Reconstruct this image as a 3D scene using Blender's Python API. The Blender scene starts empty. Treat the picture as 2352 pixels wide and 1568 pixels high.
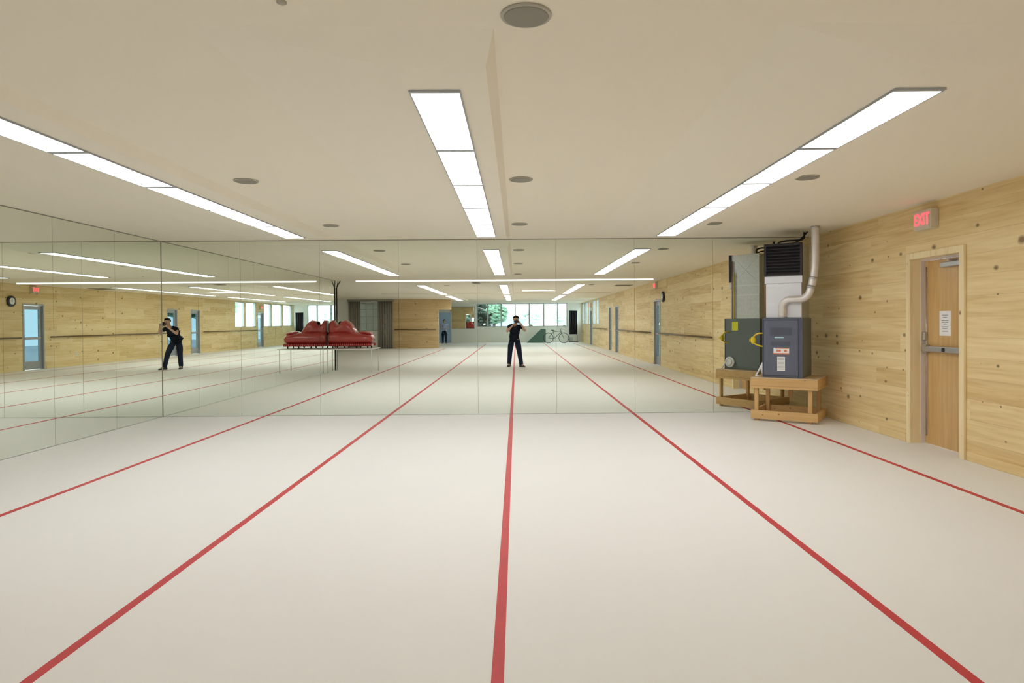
import bpy, bmesh, math, random
from mathutils import Vector, Matrix
C = bpy.context.scene.collection
PI = math.pi
rnd = random.Random(7)

# ---------------------------------------------------------------- room sizes (metres)
XL, XR, D, H = -5.55, 4.61, 10.26, 2.75      # mirrored left wall, wood right wall, mirrored front wall, ceiling
EYE = 1.45
YB = -25.5                                    # rear window wall
YM = -16.0                                    # wooden partition
XLL = -10.6
MEND = 0.43                                   # where the left mirrors stop

# ================================================================= materials
def new_mat(name):
    m = bpy.data.materials.new(name); m.use_nodes = True
    nt = m.node_tree; b = nt.nodes['Principled BSDF']
    return m, nt, b
def N(nt, t, **kw):
    n = nt.nodes.new(t)
    for k, v in kw.items(): setattr(n, k, v)
    return n
def plain(name, col, rough=.5, metal=0, spec=.5, var=.06, scale=14, bump=0, bscale=120, coat=0):
    m, nt, b = new_mat(name)
    tc = N(nt, 'ShaderNodeTexCoord'); no = N(nt, 'ShaderNodeTexNoise')
    no.inputs['Scale'].default_value = scale; no.inputs['Detail'].default_value = 4
    nt.links.new(tc.outputs['Object'], no.inputs['Vector'])
    mx = N(nt, 'ShaderNodeMix', data_type='RGBA')
    mx.inputs[6].default_value = (*[c*(1-var) for c in col], 1)
    mx.inputs[7].default_value = (*[min(1, c*(1+var)) for c in col], 1)
    nt.links.new(no.outputs['Fac'], mx.inputs[0]); nt.links.new(mx.outputs[2], b.inputs['Base Color'])
    b.inputs['Roughness'].default_value = rough; b.inputs['Metallic'].default_value = metal
    b.inputs['Specular IOR Level'].default_value = spec
    if coat: b.inputs['Coat Weight'].default_value = coat
    if bump:
        n2 = N(nt, 'ShaderNodeTexNoise'); n2.inputs['Scale'].default_value = bscale; n2.inputs['Detail'].default_value = 3
        nt.links.new(tc.outputs['Object'], n2.inputs['Vector'])
        bp = N(nt, 'ShaderNodeBump'); bp.inputs['Strength'].default_value = bump; bp.inputs['Distance'].default_value = .01
        nt.links.new(n2.outputs['Fac'], bp.inputs['Height']); nt.links.new(bp.outputs['Normal'], b.inputs['Normal'])
    return m
def emit(name, col, st):
    m, nt, b = new_mat(name); nt.nodes.remove(b)
    e = N(nt, 'ShaderNodeEmission'); e.inputs[0].default_value = (*col, 1); e.inputs[1].default_value = st
    nt.links.new(e.outputs[0], nt.nodes['Material Output'].inputs[0]); return m
def wood(name, c1, c2, c3, axis='y', board=.19, length=2.6, knots=.5, rough=.5, kscale=1.0):
    """boards running along `axis` (object space), stacked in z (or across x for axis z)"""
    m, nt, b = new_mat(name); L = nt.links.new
    tc = N(nt, 'ShaderNodeTexCoord'); sp = N(nt, 'ShaderNodeSeparateXYZ'); L(tc.outputs['Object'], sp.inputs[0])
    ix = {'x': 0, 'y': 1, 'z': 2}[axis]
    along = sp.outputs[ix]; across = sp.outputs[2] if axis != 'z' else sp.outputs[1]
    third = sp.outputs[0] if axis != 'x' else sp.outputs[1]
    def math_(op, a, bb):
        n = N(nt, 'ShaderNodeMath', operation=op)
        for i, v in enumerate((a, bb)):
            if isinstance(v, (int, float)): n.inputs[i].default_value = v
            elif v is not None: L(v, n.inputs[i])
        return n.outputs[0]
    row = math_('FLOOR', math_('DIVIDE', across, board), None)
    wn = N(nt, 'ShaderNodeTexWhiteNoise', noise_dimensions='1D'); L(row, wn.inputs['W'])
    sh = math_('ADD', math_('DIVIDE', along, length), math_('MULTIPLY', wn.outputs['Value'], 7.3))
    colm = math_('FLOOR', sh, None)
    cid = N(nt, 'ShaderNodeCombineXYZ'); L(row, cid.inputs[0]); L(colm, cid.inputs[1])
    w2 = N(nt, 'ShaderNodeTexWhiteNoise', noise_dimensions='2D'); L(cid.outputs[0], w2.inputs['Vector'])
    # grain
    gv = N(nt, 'ShaderNodeCombineXYZ'); L(math_('MULTIPLY', along, .55), gv.inputs[0]); L(math_('MULTIPLY', across, 9), gv.inputs[1])
    L(math_('ADD', math_('MULTIPLY', w2.outputs['Value'], 31), math_('MULTIPLY', third, 3)), gv.inputs[2])
    g = N(nt, 'ShaderNodeTexNoise'); g.inputs['Scale'].default_value = 2.4; g.inputs['Detail'].default_value = 6; g.inputs['Distortion'].default_value = .5
    L(gv.outputs[0], g.inputs['Vector'])
    r = N(nt, 'ShaderNodeValToRGB'); e = r.color_ramp.elements
    e[0].position = .25; e[0].color = (*c3, 1); e[1].position = .75; e[1].color = (*c1, 1)
    k = e.new(.5); k.color = (*c2, 1)
    fac = math_('ADD', math_('MULTIPLY', g.outputs['Fac'], .72), math_('MULTIPLY', w2.outputs['Value'], .28))
    L(fac, r.inputs[0])
    col = r.outputs[0]
    if knots:
        kv = N(nt, 'ShaderNodeCombineXYZ'); L(math_('MULTIPLY', along, 3.2*kscale), kv.inputs[0]); L(math_('MULTIPLY', across, 4.4*kscale), kv.inputs[1])
        vo = N(nt, 'ShaderNodeTexVoronoi', voronoi_dimensions='2D', feature='F1'); vo.inputs['Scale'].default_value = 1.0
        L(kv.outputs[0], vo.inputs['Vector'])
        sc_ = N(nt, 'ShaderNodeSeparateColor'); L(vo.outputs['Color'], sc_.inputs[0])
        cn = N(nt, 'ShaderNodeTexNoise', noise_dimensions='2D'); cn.inputs['Scale'].default_value = .35; L(kv.outputs[0], cn.inputs['Vector'])
        thr = math_('ADD', math_('MULTIPLY', cn.outputs['Fac'], -1.1), 1.55-knots)
        rad = math_('MULTIPLY', math_('POWER', math_('MAXIMUM', math_('SUBTRACT', sc_.outputs[0], thr), 0), 1.3), .38)
        kk = N(nt, 'ShaderNodeMapRange'); kk.inputs[3].default_value = 1; kk.inputs[4].default_value = 0
        L(vo.outputs['Distance'], kk.inputs[0]); L(rad, kk.inputs[2]); L(math_('MULTIPLY', rad, .35), kk.inputs[1])
        mk = N(nt, 'ShaderNodeMix', data_type='RGBA'); L(math_('MULTIPLY', kk.outputs[0], .8), mk.inputs[0]); L(col, mk.inputs[6])
        mk.inputs[7].default_value = (.13, .065, .025, 1); col = mk.outputs[2]
    # thin joints
    fr = math_('FRACT', math_('DIVIDE', across, board), None)
    j = math_('LESS_THAN', fr, .02)
    mj = N(nt, 'ShaderNodeMix', data_type='RGBA'); L(math_('MULTIPLY', j, .28), mj.inputs[0]); L(col, mj.inputs[6]); mj.inputs[7].default_value = (*[c*.35 for c in c3], 1)
    L(mj.outputs[2], b.inputs['Base Color'])
    b.inputs['Roughness'].default_value = rough; b.inputs['Specular IOR Level'].default_value = .35 if rough > .3 else .6
    bp = N(nt, 'ShaderNodeBump'); bp.inputs['Strength'].default_value = .12; bp.inputs['Distance'].default_value = .004
    L(g.outputs['Fac'], bp.inputs['Height']); L(bp.outputs['Normal'], b.inputs['Normal'])
    return m

M = {}
def mirror_mat():
    m, nt, b = new_mat('silvered mirror')
    tc = N(nt, 'ShaderNodeTexCoord'); no = N(nt, 'ShaderNodeTexNoise'); no.inputs['Scale'].default_value = .6
    nt.links.new(tc.outputs['Object'], no.inputs['Vector'])
    mx = N(nt, 'ShaderNodeMix', data_type='RGBA'); mx.inputs[6].default_value = (.865, .905, .845, 1); mx.inputs[7].default_value = (.885, .92, .865, 1)
    nt.links.new(no.outputs['Fac'], mx.inputs[0]); nt.links.new(mx.outputs[2], b.inputs['Base Color'])
    b.inputs['Metallic'].default_value = 1; b.inputs['Roughness'].default_value = 0
    return m
M['mirror'] = mirror_mat()
M['mirror_edge'] = plain('glass edge', (.10, .13, .10), .3)
M['alu'] = plain('aluminium', (.62, .63, .62), .35, .9)
M['ceil'] = plain('ceiling paint', (.86, .795, .66), .9, spec=.15, var=.012, scale=1.2, bump=.05, bscale=60)
M['panelbox'] = plain('soffit paint', (.86, .80, .675), .85, spec=.2, var=.01, scale=2)
M['floor'] = plain('cream sports vinyl', (.845, .84, .825), .62, spec=.22, var=.015, scale=1.3, bump=.04, bscale=220)
M['tape'] = plain('red floor tape', (.58, .052, .058), .5, spec=.3, var=.14, scale=6)
M['wall_wood'] = wood('pale pine panelling', (.92, .76, .45), (.82, .635, .335), (.66, .46, .20), 'y', .21, 2.6, .48, .55)
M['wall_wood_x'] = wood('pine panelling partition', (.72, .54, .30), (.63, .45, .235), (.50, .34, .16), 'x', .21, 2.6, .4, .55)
M['trim_wood'] = wood('pale pine trim', (.93, .80, .52), (.88, .73, .44), (.78, .60, .32), 'z', .3, 3, .35, .45)
M['base_wood'] = wood('pine skirting', (.92, .76, .44), (.86, .68, .36), (.76, .56, .27), 'y', .3, 3, .3, .45)
M['door_wood'] = wood('birch door veneer', (.72, .49, .22), (.66, .43, .18), (.57, .34, .125), 'z', .5, 4, 0, .24)
M['lumber'] = wood('stud lumber', (.72, .48, .22), (.64, .40, .17), (.52, .31, .12), 'x', .5, 3, .45, .6, 1.6)
M['lumber_z'] = wood('stud lumber upright', (.70, .46, .21), (.62, .38, .16), (.50, .29, .11), 'z', .5, 3, .4, .6, 1.6)
M['ply'] = wood('plywood top', (.72, .55, .34), (.66, .48, .28), (.56, .39, .2), 'x', .6, 3, .3, .6)
M['light'] = emit('lit diffuser', (.97, .985, 1.0), 8.5)
M['housing'] = plain('white enamel', (.75, .75, .74), .4)
M['exit_red'] = emit('exit red', (1.0, .06, .07), 2.6)
M['exit_face'] = plain('exit sign face', (.70, .58, .50), .4)
M['spk'] = plain('speaker grille', (.26, .24, .19), .6, var=.1, scale=400)
M['spk_rim'] = plain('speaker rim', (.42, .39, .32), .5)
M['furnace'] = plain('charcoal blue enamel', (.10, .112, .16), .42, .1, var=.08, scale=5)
M['furnace_panel'] = plain('slate enamel panel', (.125, .14, .20), .38, .1, var=.08, scale=5)
M['furnace_side'] = plain('grey green enamel', (.16, .185, .19), .38, .1, var=.06, scale=4)
M['galv'] = plain('galvanised sheet', (.62, .65, .68), .38, .75, var=.16, scale=22)
M['galv_light'] = plain('bright sheet metal', (.72, .74, .79), .42, .45, var=.05, scale=10)
M['duct_black'] = plain('black duct liner', (.012, .012, .015), .45, var=.2)
M['pipe'] = plain('vent pipe', (.74, .71, .70), .35, .45, var=.05)
M['yellow'] = plain('yellow gas fitting', (.75, .56, .02), .4)
M['yellow_label'] = plain('yellow sticker', (.82, .76, .03), .5)
M['white'] = plain('white plastic', (.84, .84, .86), .4)
M['paper'] = plain('paper', (.86, .86, .88), .8, var=.02)
M['ink'] = plain('print grey', (.25, .26, .30), .8)
M['orange_label'] = plain('orange label', (.70, .22, .12), .6)
M['cyan_label'] = plain('pale blue label', (.45, .68, .75), .6)
M['copper'] = plain('copper line', (.42, .20, .15), .35, .8)
M['steel'] = plain('brushed steel', (.52, .52, .54), .32, .9)
M['black'] = plain('black plastic', (.015, .015, .016), .4)
M['dark'] = plain('dark brown rail', (.16, .10, .045), .45, var=.2)
M['red'] = plain('glossy red vinyl', (.42, .03, .03), .22, spec=.6, var=.08, scale=3, coat=.5)
M['red_dark'] = plain('dark red piping', (.20, .012, .015), .35)
M['plinth'] = plain('pale plinth laminate', (.82, .83, .80), .6)
M['drape'] = plain('grey drape', (.33, .31, .27), .9, spec=.1, var=.15, scale=8)
M['blackcloth'] = plain('black cloth', (.03, .032, .035), .9, spec=.1)
M['skin'] = plain('skin', (.60, .37, .27), .5, var=.04)
M['tee'] = plain('dark navy tee', (.012, .016, .026), .85, spec=.15)
M['jeans'] = plain('dark blue jeans', (.022, .030, .058), .85, spec=.15, var=.25, scale=12)
M['hair'] = plain('dark hair', (.035, .024, .017), .6, bump=.4, bscale=90)
M['shoe'] = plain('grey shoes', (.05, .05, .055), .6)
M['shirt'] = plain('pale blue shirt', (.45, .52, .78), .8)
M['greypaint'] = plain('pale plaster', (.88, .88, .82), .8)
M['bluepaint'] = plain('pale blue paint', (.42, .60, .85), .6)
M['frame'] = plain('grey window frame', (.46, .50, .52), .4, .3)
M['door_metal'] = plain('grey door metal', (.40, .42, .44), .4, .4)
M['green'] = plain('green mat vinyl', (.08, .17, .13), .5)
M['leaf'] = plain('leaves', (.16, .30, .20), .8, var=.5, scale=5, bump=1, bscale=9)
M['leaf_light'] = plain('light leaves', (.62, .78, .68), .8, var=.25, scale=5, bump=1, bscale=9)
M['leaf_dark'] = plain('dark conifer', (.018, .045, .032), .8, var=.5, scale=7, bump=1, bscale=12)
M['bark'] = plain('bark', (.10, .07, .045), .9)
M['ground'] = plain('pale paving', (.45, .47, .48), .9, var=.1, scale=.6)
M['clockface'] = plain('clock face', (.82, .82, .80), .5)
M['siding'] = plain('neighbour wall', (.42, .54, .68), .8)
def glass_mat(name, tint, refl=.08):
    m, nt, b = new_mat(name); nt.nodes.remove(b)
    t = N(nt, 'ShaderNodeBsdfTransparent'); t.inputs[0].default_value = (*tint, 1)
    g = N(nt, 'ShaderNodeBsdfGlossy'); g.inputs['Roughness'].default_value = 0; g.inputs[0].default_value = (1, 1, 1, 1)
    lw = N(nt, 'ShaderNodeLayerWeight'); pw = N(nt, 'ShaderNodeMath', operation='POWER'); pw.inputs[1].default_value = 5
    ml = N(nt, 'ShaderNodeMath', operation='MULTIPLY_ADD'); ml.inputs[1].default_value = .9; ml.inputs[2].default_value = .04
    nt.links.new(lw.outputs['Facing'], pw.inputs[0]); nt.links.new(pw.outputs[0], ml.inputs[0])
    mx = N(nt, 'ShaderNodeMixShader'); nt.links.new(ml.outputs[0], mx.inputs[0]); nt.links.new(t.outputs[0], mx.inputs[1]); nt.links.new(g.outputs[0], mx.inputs[2])
    nt.links.new(mx.outputs[0], nt.nodes['Material Output'].inputs[0]); return m
M['glass'] = glass_mat('window glass', (.93, .97, .97))
M['tinted'] = glass_mat('tinted glass', (.34, .42, .47))

# ================================================================= mesh helpers
def box(bm, x0, x1, y0, y1, z0, z1, mat=None, mi=0):
    vs = [bm.verts.new((x, y, z)) for x in (x0, x1) for y in (y0, y1) for z in (z0, z1)]
    if mat is not None:
        for v in vs: v.co = mat @ v.co
    for f in ((0, 1, 3, 2), (4, 6, 7, 5), (0, 4, 5, 1), (2, 3, 7, 6), (0, 2, 6, 4), (1, 5, 7, 3)):
        fc = bm.faces.new([vs[i] for i in f]); fc.material_index = mi
def prism(bm, pts, a, b, axis='y', mi=0):
    """extrude a 2-D outline along an axis; pts are (p,q) in the other two axes in xyz order"""
    def P(p, q, t): return {'x': (t, p, q), 'y': (p, t, q), 'z': (p, q, t)}[axis]
    A = [bm.verts.new(P(p, q, a)) for p, q in pts]; B = [bm.verts.new(P(p, q, b)) for p, q in pts]
    n = len(pts)
    for f in [A[::-1], B] + [[A[i], A[(i+1) % n], B[(i+1) % n], B[i]] for i in range(n)]:
        bm.faces.new(f).material_index = mi
def tube(bm, pts, r, seg=12, cap=True, mi=0):
    pts = [Vector(p) for p in pts]; rs = r if isinstance(r, (list, tuple)) else [r]*len(pts)
    rings = []; up = None
    for i, p in enumerate(pts):
        t = (pts[min(i+1, len(pts)-1)]-pts[max(i-1, 0)]).normalized()
        if up is None: up = Vector((0, 0, 1)) if abs(t.z) < .9 else Vector((1, 0, 0))
        u = (up - t*up.dot(t)).normalized(); v = t.cross(u); up = u
        rings.append([bm.verts.new(p+(u*math.cos(a)+v*math.sin(a))*rs[i]) for a in [2*PI*k/seg for k in range(seg)]])
    for a, b in zip(rings, rings[1:]):
        for k in range(seg):
            f = bm.faces.new((a[k], a[(k+1) % seg], b[(k+1) % seg], b[k])); f.smooth = True; f.material_index = mi
    if cap:
        bm.faces.new(rings[0][::-1]).material_index = mi; bm.faces.new(rings[-1]).material_index = mi
def bez(pts, n=8):
    """smooth polyline (Catmull-Rom) through pts"""
    P = [Vector(p) for p in pts]; P = [P[0]*2-P[1]]+P+[P[-1]*2-P[-2]]; out = []
    for i in range(1, len(P)-2):
        for k in range(n):
            t = k/n; a, b, c, d = P[i-1:i+3]
            out.append(.5*((2*b)+(c-a)*t+(2*a-5*b+4*c-d)*t*t+(3*b-a-3*c+d)*t**3))
    out.append(P[-2]); return out
def ellipsoid(bm, c, r, seg=20, rot=None):
    mt = Matrix.Translation(Vector(c)) @ (rot or Matrix()) @ Matrix.Diagonal((*r, 1))
    rr = bmesh.ops.create_uvsphere(bm, u_segments=seg, v_segments=seg//2+2, radius=1, matrix=mt)
    for v in rr['verts']:
        for f in v.link_faces: f.smooth = True
def obj(name, bm, mats, parent=None, bevel=0, recalc=True):
    if recalc: bmesh.ops.recalc_face_normals(bm, faces=bm.faces[:])
    me = bpy.data.meshes.new(name); bm.to_mesh(me); bm.free()
    for m in (mats if isinstance(mats, (list, tuple)) else [mats]): me.materials.append(M[m] if isinstance(m, str) else m)
    o = bpy.data.objects.new(name, me); C.objects.link(o)
    if parent: o.parent = parent
    if bevel:
        b = o.modifiers.new('bevel', 'BEVEL'); b.width = bevel; b.segments = 2; b.limit_method = 'ANGLE'; b.angle_limit = math.radians(50)
    return o
def boxes(name, lst, mats, parent=None, bevel=0):
    bm = bmesh.new()
    for b in lst: box(bm, *b)
    return obj(name, bm, mats, parent, bevel)
def tag(o, label=None, cat=None, group=None, kind=None):
    if label: o['label'] = label
    if cat: o['category'] = cat
    if group: o['group'] = group
    if kind: o['kind'] = kind
    return o
def empty(name, loc, rz=0, label=None, cat=None, group=None, kind=None):
    o = bpy.data.objects.new(name, None); C.objects.link(o); o.location = loc; o.rotation_euler = (0, 0, rz); o.empty_display_size = .1
    return tag(o, label, cat, group, kind)
def copy_tree(o, parent=None):
    c = o.copy(); C.objects.link(c); c.parent = parent
    for ch in [x for x in ALL() if x.parent == o]: copy_tree(ch, c)
    return c
def ALL(): return list(C.objects)
def struct(name, lst, mats, label=None, bevel=0):
    return tag(boxes(name, lst, mats, None, bevel), label, 'structure' if False else None, None, 'structure')
def text_mesh(name, txt, size, depth, mat, parent, mtx):
    cu = bpy.data.curves.new(name, 'FONT'); cu.body = txt; cu.size = size; cu.extrude = depth; cu.align_x = 'CENTER'; cu.align_y = 'CENTER'; cu.offset = size*.02
    to = bpy.data.objects.new('tmp', cu); C.objects.link(to)
    bpy.context.view_layer.update()
    me = bpy.data.meshes.new_from_object(to.evaluated_get(bpy.context.evaluated_depsgraph_get()))
    bpy.data.objects.remove(to); me.transform(mtx); me.materials.clear(); me.materials.append(M[mat]); me.name = name
    o = bpy.data.objects.new(name, me); C.objects.link(o); o.parent = parent; return o

# ================================================================= setting
T = .2
struct('floor', [(XLL-T, XR+T, YB-T, D+.3, -.12, 0)], 'floor', 'cream vinyl sports floor of the long room')
struct('ceiling', [(XLL-T, XR+T, YB-T, D+.3, H, H+.12)], 'ceil', 'smooth beige painted ceiling')
struct('wall_front', [(XL-T, XR+T, D+.03, D+.3, 0, H)], 'greypaint', 'front wall behind the mirror panels')
struct('wall_left', [(XL-T, XL-.03, MEND, D+.03, 0, H), (XLL, XL-T, MEND, MEND+.15, 0, H)], 'greypaint', 'left wall behind the mirror panels')
struct('wall_side', [(XLL-T, XLL, YB-T, MEND+.15, 0, H)], 'greypaint', 'pale plaster wall of the wider rear part of the room')

# right wall (wood), openings given as (y0, y1, z0, z1)
DOOR1 = (6.71, 7.60, 0, 2.16)
DOOR2 = (-1.32, -.36, 0, 2.14)
DOOR3 = (-9.85, -8.95, 0, 2.14)
DOOR4 = (-12.0, -11.1, 0, 2.14)
RW = [(-17.4, -16.1), (-19.08, -17.52), (-21.5, -20.27), (-23.5, -21.62), (-25.38, -23.62)]
DOOR5 = (-20.15, -19.2, 0, 2.14)
ops = [DOOR1, DOOR2, DOOR3, DOOR4, DOOR5] + [(a, b, 1.25, 2.70) for a, b in RW]
def wall_with_openings(y0, y1, ops, x0, x1, h):
    ops = sorted(ops); out = []; y = y0
    for a, b, za, zb in ops:
        if a > y: out.append((x0, x1, y, a, 0, h))
        if za > 0: out.append((x0, x1, a, b, 0, za))
        if zb < h: out.append((x0, x1, a, b, zb, h))
        y = b
    out.append((x0, x1, y, y1, 0, h)); return out
struct('wall_right', wall_with_openings(YB-T, D+.03, ops, XR, XR+T, H), 'wall_wood', 'right wall of knotty pale pine boards')

# skirting on the right wall
segs = []; y = D-.02
for a, b, za, zb in sorted([o for o in ops if o[2] == 0], reverse=True):
    segs.append((XR-.018, XR-.0005, b+.075, y, 0, .095)); y = a-.075
segs.append((XR-.018, XR-.0005, YB, y, 0, .095))
struct('baseboard_right', segs, 'base_wood', 'pale pine skirting along the wood wall')

# rear window wall
WX = [(-2.72, -2.08), (-1.98, -1.12), (-1.02, -.14), (-.04, .86), (.96, 1.88), (1.98, 2.86), (2.96, 3.5)]
lst = [(XLL, -2.8, YB-T, YB, 0, H), (3.58, XR, YB-T, YB, 0, H), (-2.8, 3.58, YB-T, YB, 0, 1.1), (-2.8, 3.58, YB-T, YB, 2.73, H)]
struct('wall_back', lst, 'greypaint', 'pale rear wall under and beside the window band')
def window(n, mtx, w, z0, z1, cols, rows, label, depth=.12, fw=.04):
    """window in local x (width) / y (depth) / z, glass at y = 0"""
    t = empty('window_%d' % n, (0, 0, 0), label=label, kind='structure'); t.matrix_world = mtx
    bm = bmesh.new()
    for a in (0, w-fw): box(bm, a, a+fw, -depth/2, depth/2, z0, z1)
    for a in (z0, z1-fw): box(bm, fw, w-fw, -depth/2, depth/2, a, a+fw)
    for i in range(1, cols): box(bm, w*i/cols-.015, w*i/cols+.015, -.025, .025, z0+fw, z1-fw)
    for i in range(1, rows): box(bm, fw, w-fw, -.02, .02, z0+(z1-z0)*i/rows-.012, z0+(z1-z0)*i/rows+.012)
    obj('window_frame', bm, 'frame', t)
    boxes('pane', [(fw, w-fw, -.004, .004, z0+fw, z1-fw)], 'glass', t)
    return t
wn = 1
names_w = ['leftmost', 'second', 'third', 'middle', 'fifth', 'sixth', 'rightmost']
for i, (a, b) in enumerate(WX):
    a2 = -2.8 if i == 0 else (WX[i-1][1]+a)/2; b2 = 3.58 if i == 6 else (b+WX[i+1][0])/2
    window(wn, Matrix.Translation((a2, YB-.08, 0)), b2-a2, 1.1, 2.73, 1, 1, '%s tall window of the rear window band' % names_w[i], fw=.05); wn += 1
for i, (a, b) in enumerate(RW):
    window(wn, Matrix.Translation((XR+.1, a, 0)) @ Matrix.Rotation(PI/2, 4, 'Z'), b-a, 1.25, 2.70, 1, 1, 'wide window in the wood wall, number %s from the partition' % ['one', 'two', 'three', 'four', 'five'][i]); wn += 1

# partition at YM: drapes with a window, then wood panelling with a doorway
struct('wall_partition', [(-6.9, -4.35, YM-.15, YM, 0, H), (-4.35, -3.65, YM-.15, YM, 2.16, H)], 'wall_wood_x', 'wood panelled partition beside the doorway')
struct('wall_rear_left', [(XLL, -8.75, YM-.15, YM, 0, H), (-7.65, -6.9, YM-.15, YM, 0, H), (-8.75, -7.65, YM-.15, YM, 0, 1.0), (-8.75, -7.65, YM-.15, YM, 2.6, H)], 'greypaint', 'plaster wall behind the grey drapes')
window(wn, Matrix.Translation((-8.75, YM-.07, 0)), 1.1, 1.0, 2.6, 3, 4, 'gridded window between the grey drapes'); wn += 1
def drape(x0, x1, z0, z1, y, amp=.035, wave=.13):
    bm = bmesh.new(); n = int((x1-x0)/.018); F = []; B = []
    for i in range(n+1):
        x = x0+(x1-x0)*i/n; yy = y+amp*math.sin(2*PI*(x-x0)/wave)+.008*math.sin(x*37)
        F.append([bm.verts.new((x, yy, z)) for z in (z0, z1)]); B.append([bm.verts.new((x, yy-.012, z)) for z in (z0, z1)])
    for i in range(n):
        bm.faces.new((F[i][0], F[i+1][0], F[i+1][1], F[i][1])).smooth = True; bm.faces.new((B[i][0], B[i][1], B[i+1][1], B[i+1][0])).smooth = True
        bm.faces.new((F[i][1], F[i+1][1], B[i+1][1], B[i][1])); bm.faces.new((F[i][0], B[i][0], B[i+1][0], F[i+1][0]))
    bm.faces.new((F[0][0], F[0][1], B[0][1], B[0][0])); bm.faces.new((F[n][0], B[n][0], B[n][1], F[n][1]))
    return bm
for x0, x1, nm in ((-9.35, -8.7, 'narrow grey drape on the far side of the gridded window'), (-7.72, -6.88, 'wide grey drape between gridded window and wood partition')):
    tag(obj('drape', drape(x0, x1, .0, H-.12, YM+.08), 'drape'), nm, 'curtain', 'grey drapes')
tag(boxes('pelmet', [(-9.4, -6.85, YM, YM+.16, H-.118, H)], 'drape', None, .0), 'grey pelmet above the drapes and gridded window', 'pelmet')

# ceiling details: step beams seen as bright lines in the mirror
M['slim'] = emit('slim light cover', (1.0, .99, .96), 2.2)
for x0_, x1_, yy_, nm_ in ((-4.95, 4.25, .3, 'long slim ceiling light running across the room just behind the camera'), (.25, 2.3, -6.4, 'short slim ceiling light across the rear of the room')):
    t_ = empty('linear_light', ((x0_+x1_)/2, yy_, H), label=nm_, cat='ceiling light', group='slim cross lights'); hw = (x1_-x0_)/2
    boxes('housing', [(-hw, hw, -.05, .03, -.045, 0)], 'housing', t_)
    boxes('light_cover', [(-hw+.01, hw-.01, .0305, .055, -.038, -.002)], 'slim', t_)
struct('trim_1', [(-6.0, 4.25, -8.95, -8.7, H-.03, H)], 'ceil', 'second ceiling beam across the rear of the room')

# ---- soffit boxes that carry the light rows
LZ = H-.07
def soffit(n, x0, x1, y0, y1, label, feather=.85, back=.3):
    bm = bmesh.new()
    top = [(x0-feather, y0-.32), (x1+.05, y0-.27), (x1+.05, y1+back), (x0-feather, y1+back)]
    bot = [(x0, y0), (x1, y0), (x1, y1), (x0, y1)]
    A = [bm.verts.new((x, y, H+.002)) for x, y in top]; B = [bm.verts.new((x, y, LZ)) for x, y in bot]
    bm.faces.new(A); bm.faces.new(B[::-1])
    for i in range(4): bm.faces.new((A[i], B[i], B[(i+1) % 4], A[(i+1) % 4]))
    return tag(obj('trim_%d' % n, bm, 'panelbox'), label, None, None, 'structure')
ROWS = {'left': (-3.165, 3.47), 'middle': (-.425, 3.47), 'right': (2.16, 3.47)}
PIT = 1.19
trim_n = 3
for rn, (cx, y0) in ROWS.items():
    for lab, ys, ye in (('front', y0, y0+5*PIT+.02), ('rear', -8.25, -8.25+6*PIT+.02), ('far', -16.9, -16.9+6*PIT+.02)):
        re = .15 if rn != 'left' else .22
        soffit(trim_n, cx-.15, cx+.135+re, ys-.3, ye+.10, 'dropped ceiling box carrying the %s %s row of lights' % (rn, lab), back=.58 if lab == 'front' else .35); trim_n += 1

def make_light():
    t = empty('ceiling_light', (0, 0, 0))
    bm = bmesh.new(); w = .137; l = PIT/2
    for a in ((-w, -w+.008, -l, l), (w-.008, w, -l, l), (-w+.008, w-.008, -l, -l+.028), (-w+.008, w-.008, l-.028, l)):
        box(bm, a[0], a[1], a[2], a[3], -.012, .0)
    obj('frame', bm, 'door_metal', t)
    boxes('diffuser', [(-w+.008, w-.008, -l+.028, l-.028, -.010, .0)], 'light', t)
    return t
proto = make_light(); first = True
ordn = ['first', 'second', 'third', 'fourth', 'fifth', 'sixth']
for rn, (cx, y0) in ROWS.items():
    for seg, ys, n in (('front', y0, 5), ('rear', -8.25, 6), ('far', -16.9, 6)):
        for k in range(n):
            o = proto if first else copy_tree(proto); first = False
            o.location = (cx, ys+PIT*(k+.5), LZ-.0005)
            if seg == 'front':
                q = ['nearest the camera', 'second from the camera', 'third from the camera', 'fourth from the camera', 'nearest the front mirror'][k]
                tag(o, 'lit ceiling panel of the %s row, %s' % (rn, q), 'ceiling light', 'light panels of the %s row' % rn)
            else:
                tag(o, 'lit panel behind camera, %s row, %s block, %s from rear' % (rn, {'rear': 'nearer', 'far': 'farther'}[seg], ordn[k]), 'ceiling light', 'light panels behind the camera')

def make_speaker():
    t = empty('ceiling_speaker', (0, 0, 0))
    bm = bmesh.new(); tube(bm, [(0, 0, 0), (0, 0, -.010)], .108, 40); obj('rim', bm, 'spk_rim', t, .003)
    bm = bmesh.new(); tube(bm, [(0, 0, -.004), (0, 0, -.014)], [.1, .092], 40); obj('grille', bm, 'spk', t)
    return t
sp = make_speaker(); first = True
SPK = [(.05, 2.78, 'large at the top edge of the picture'), (-2.45, 5.97, 'left of the middle light row, nearer the camera'),
       (.05, 5.97, 'just right of the middle light row, halfway to the front mirror'), (2.66, 5.95, 'beyond the right light row, nearer the camera'),
       (-2.46, 8.72, 'between left and middle light rows, close to the front mirror'), (.05, 8.69, 'just right of the middle light row, close to the front mirror'),
       (2.65, 8.73, 'beyond the right light row, close to the front mirror'), (-2.45, -2.6, 'behind the camera near the left row'), (2.65, -2.6, 'behind the camera near the right row')]
for x, y, l in SPK:
    o = sp if first else copy_tree(sp); first = False
    o.location = (x, y, H); tag(o, 'round ceiling speaker '+l, 'ceiling speaker', 'round ceiling speakers')
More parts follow.
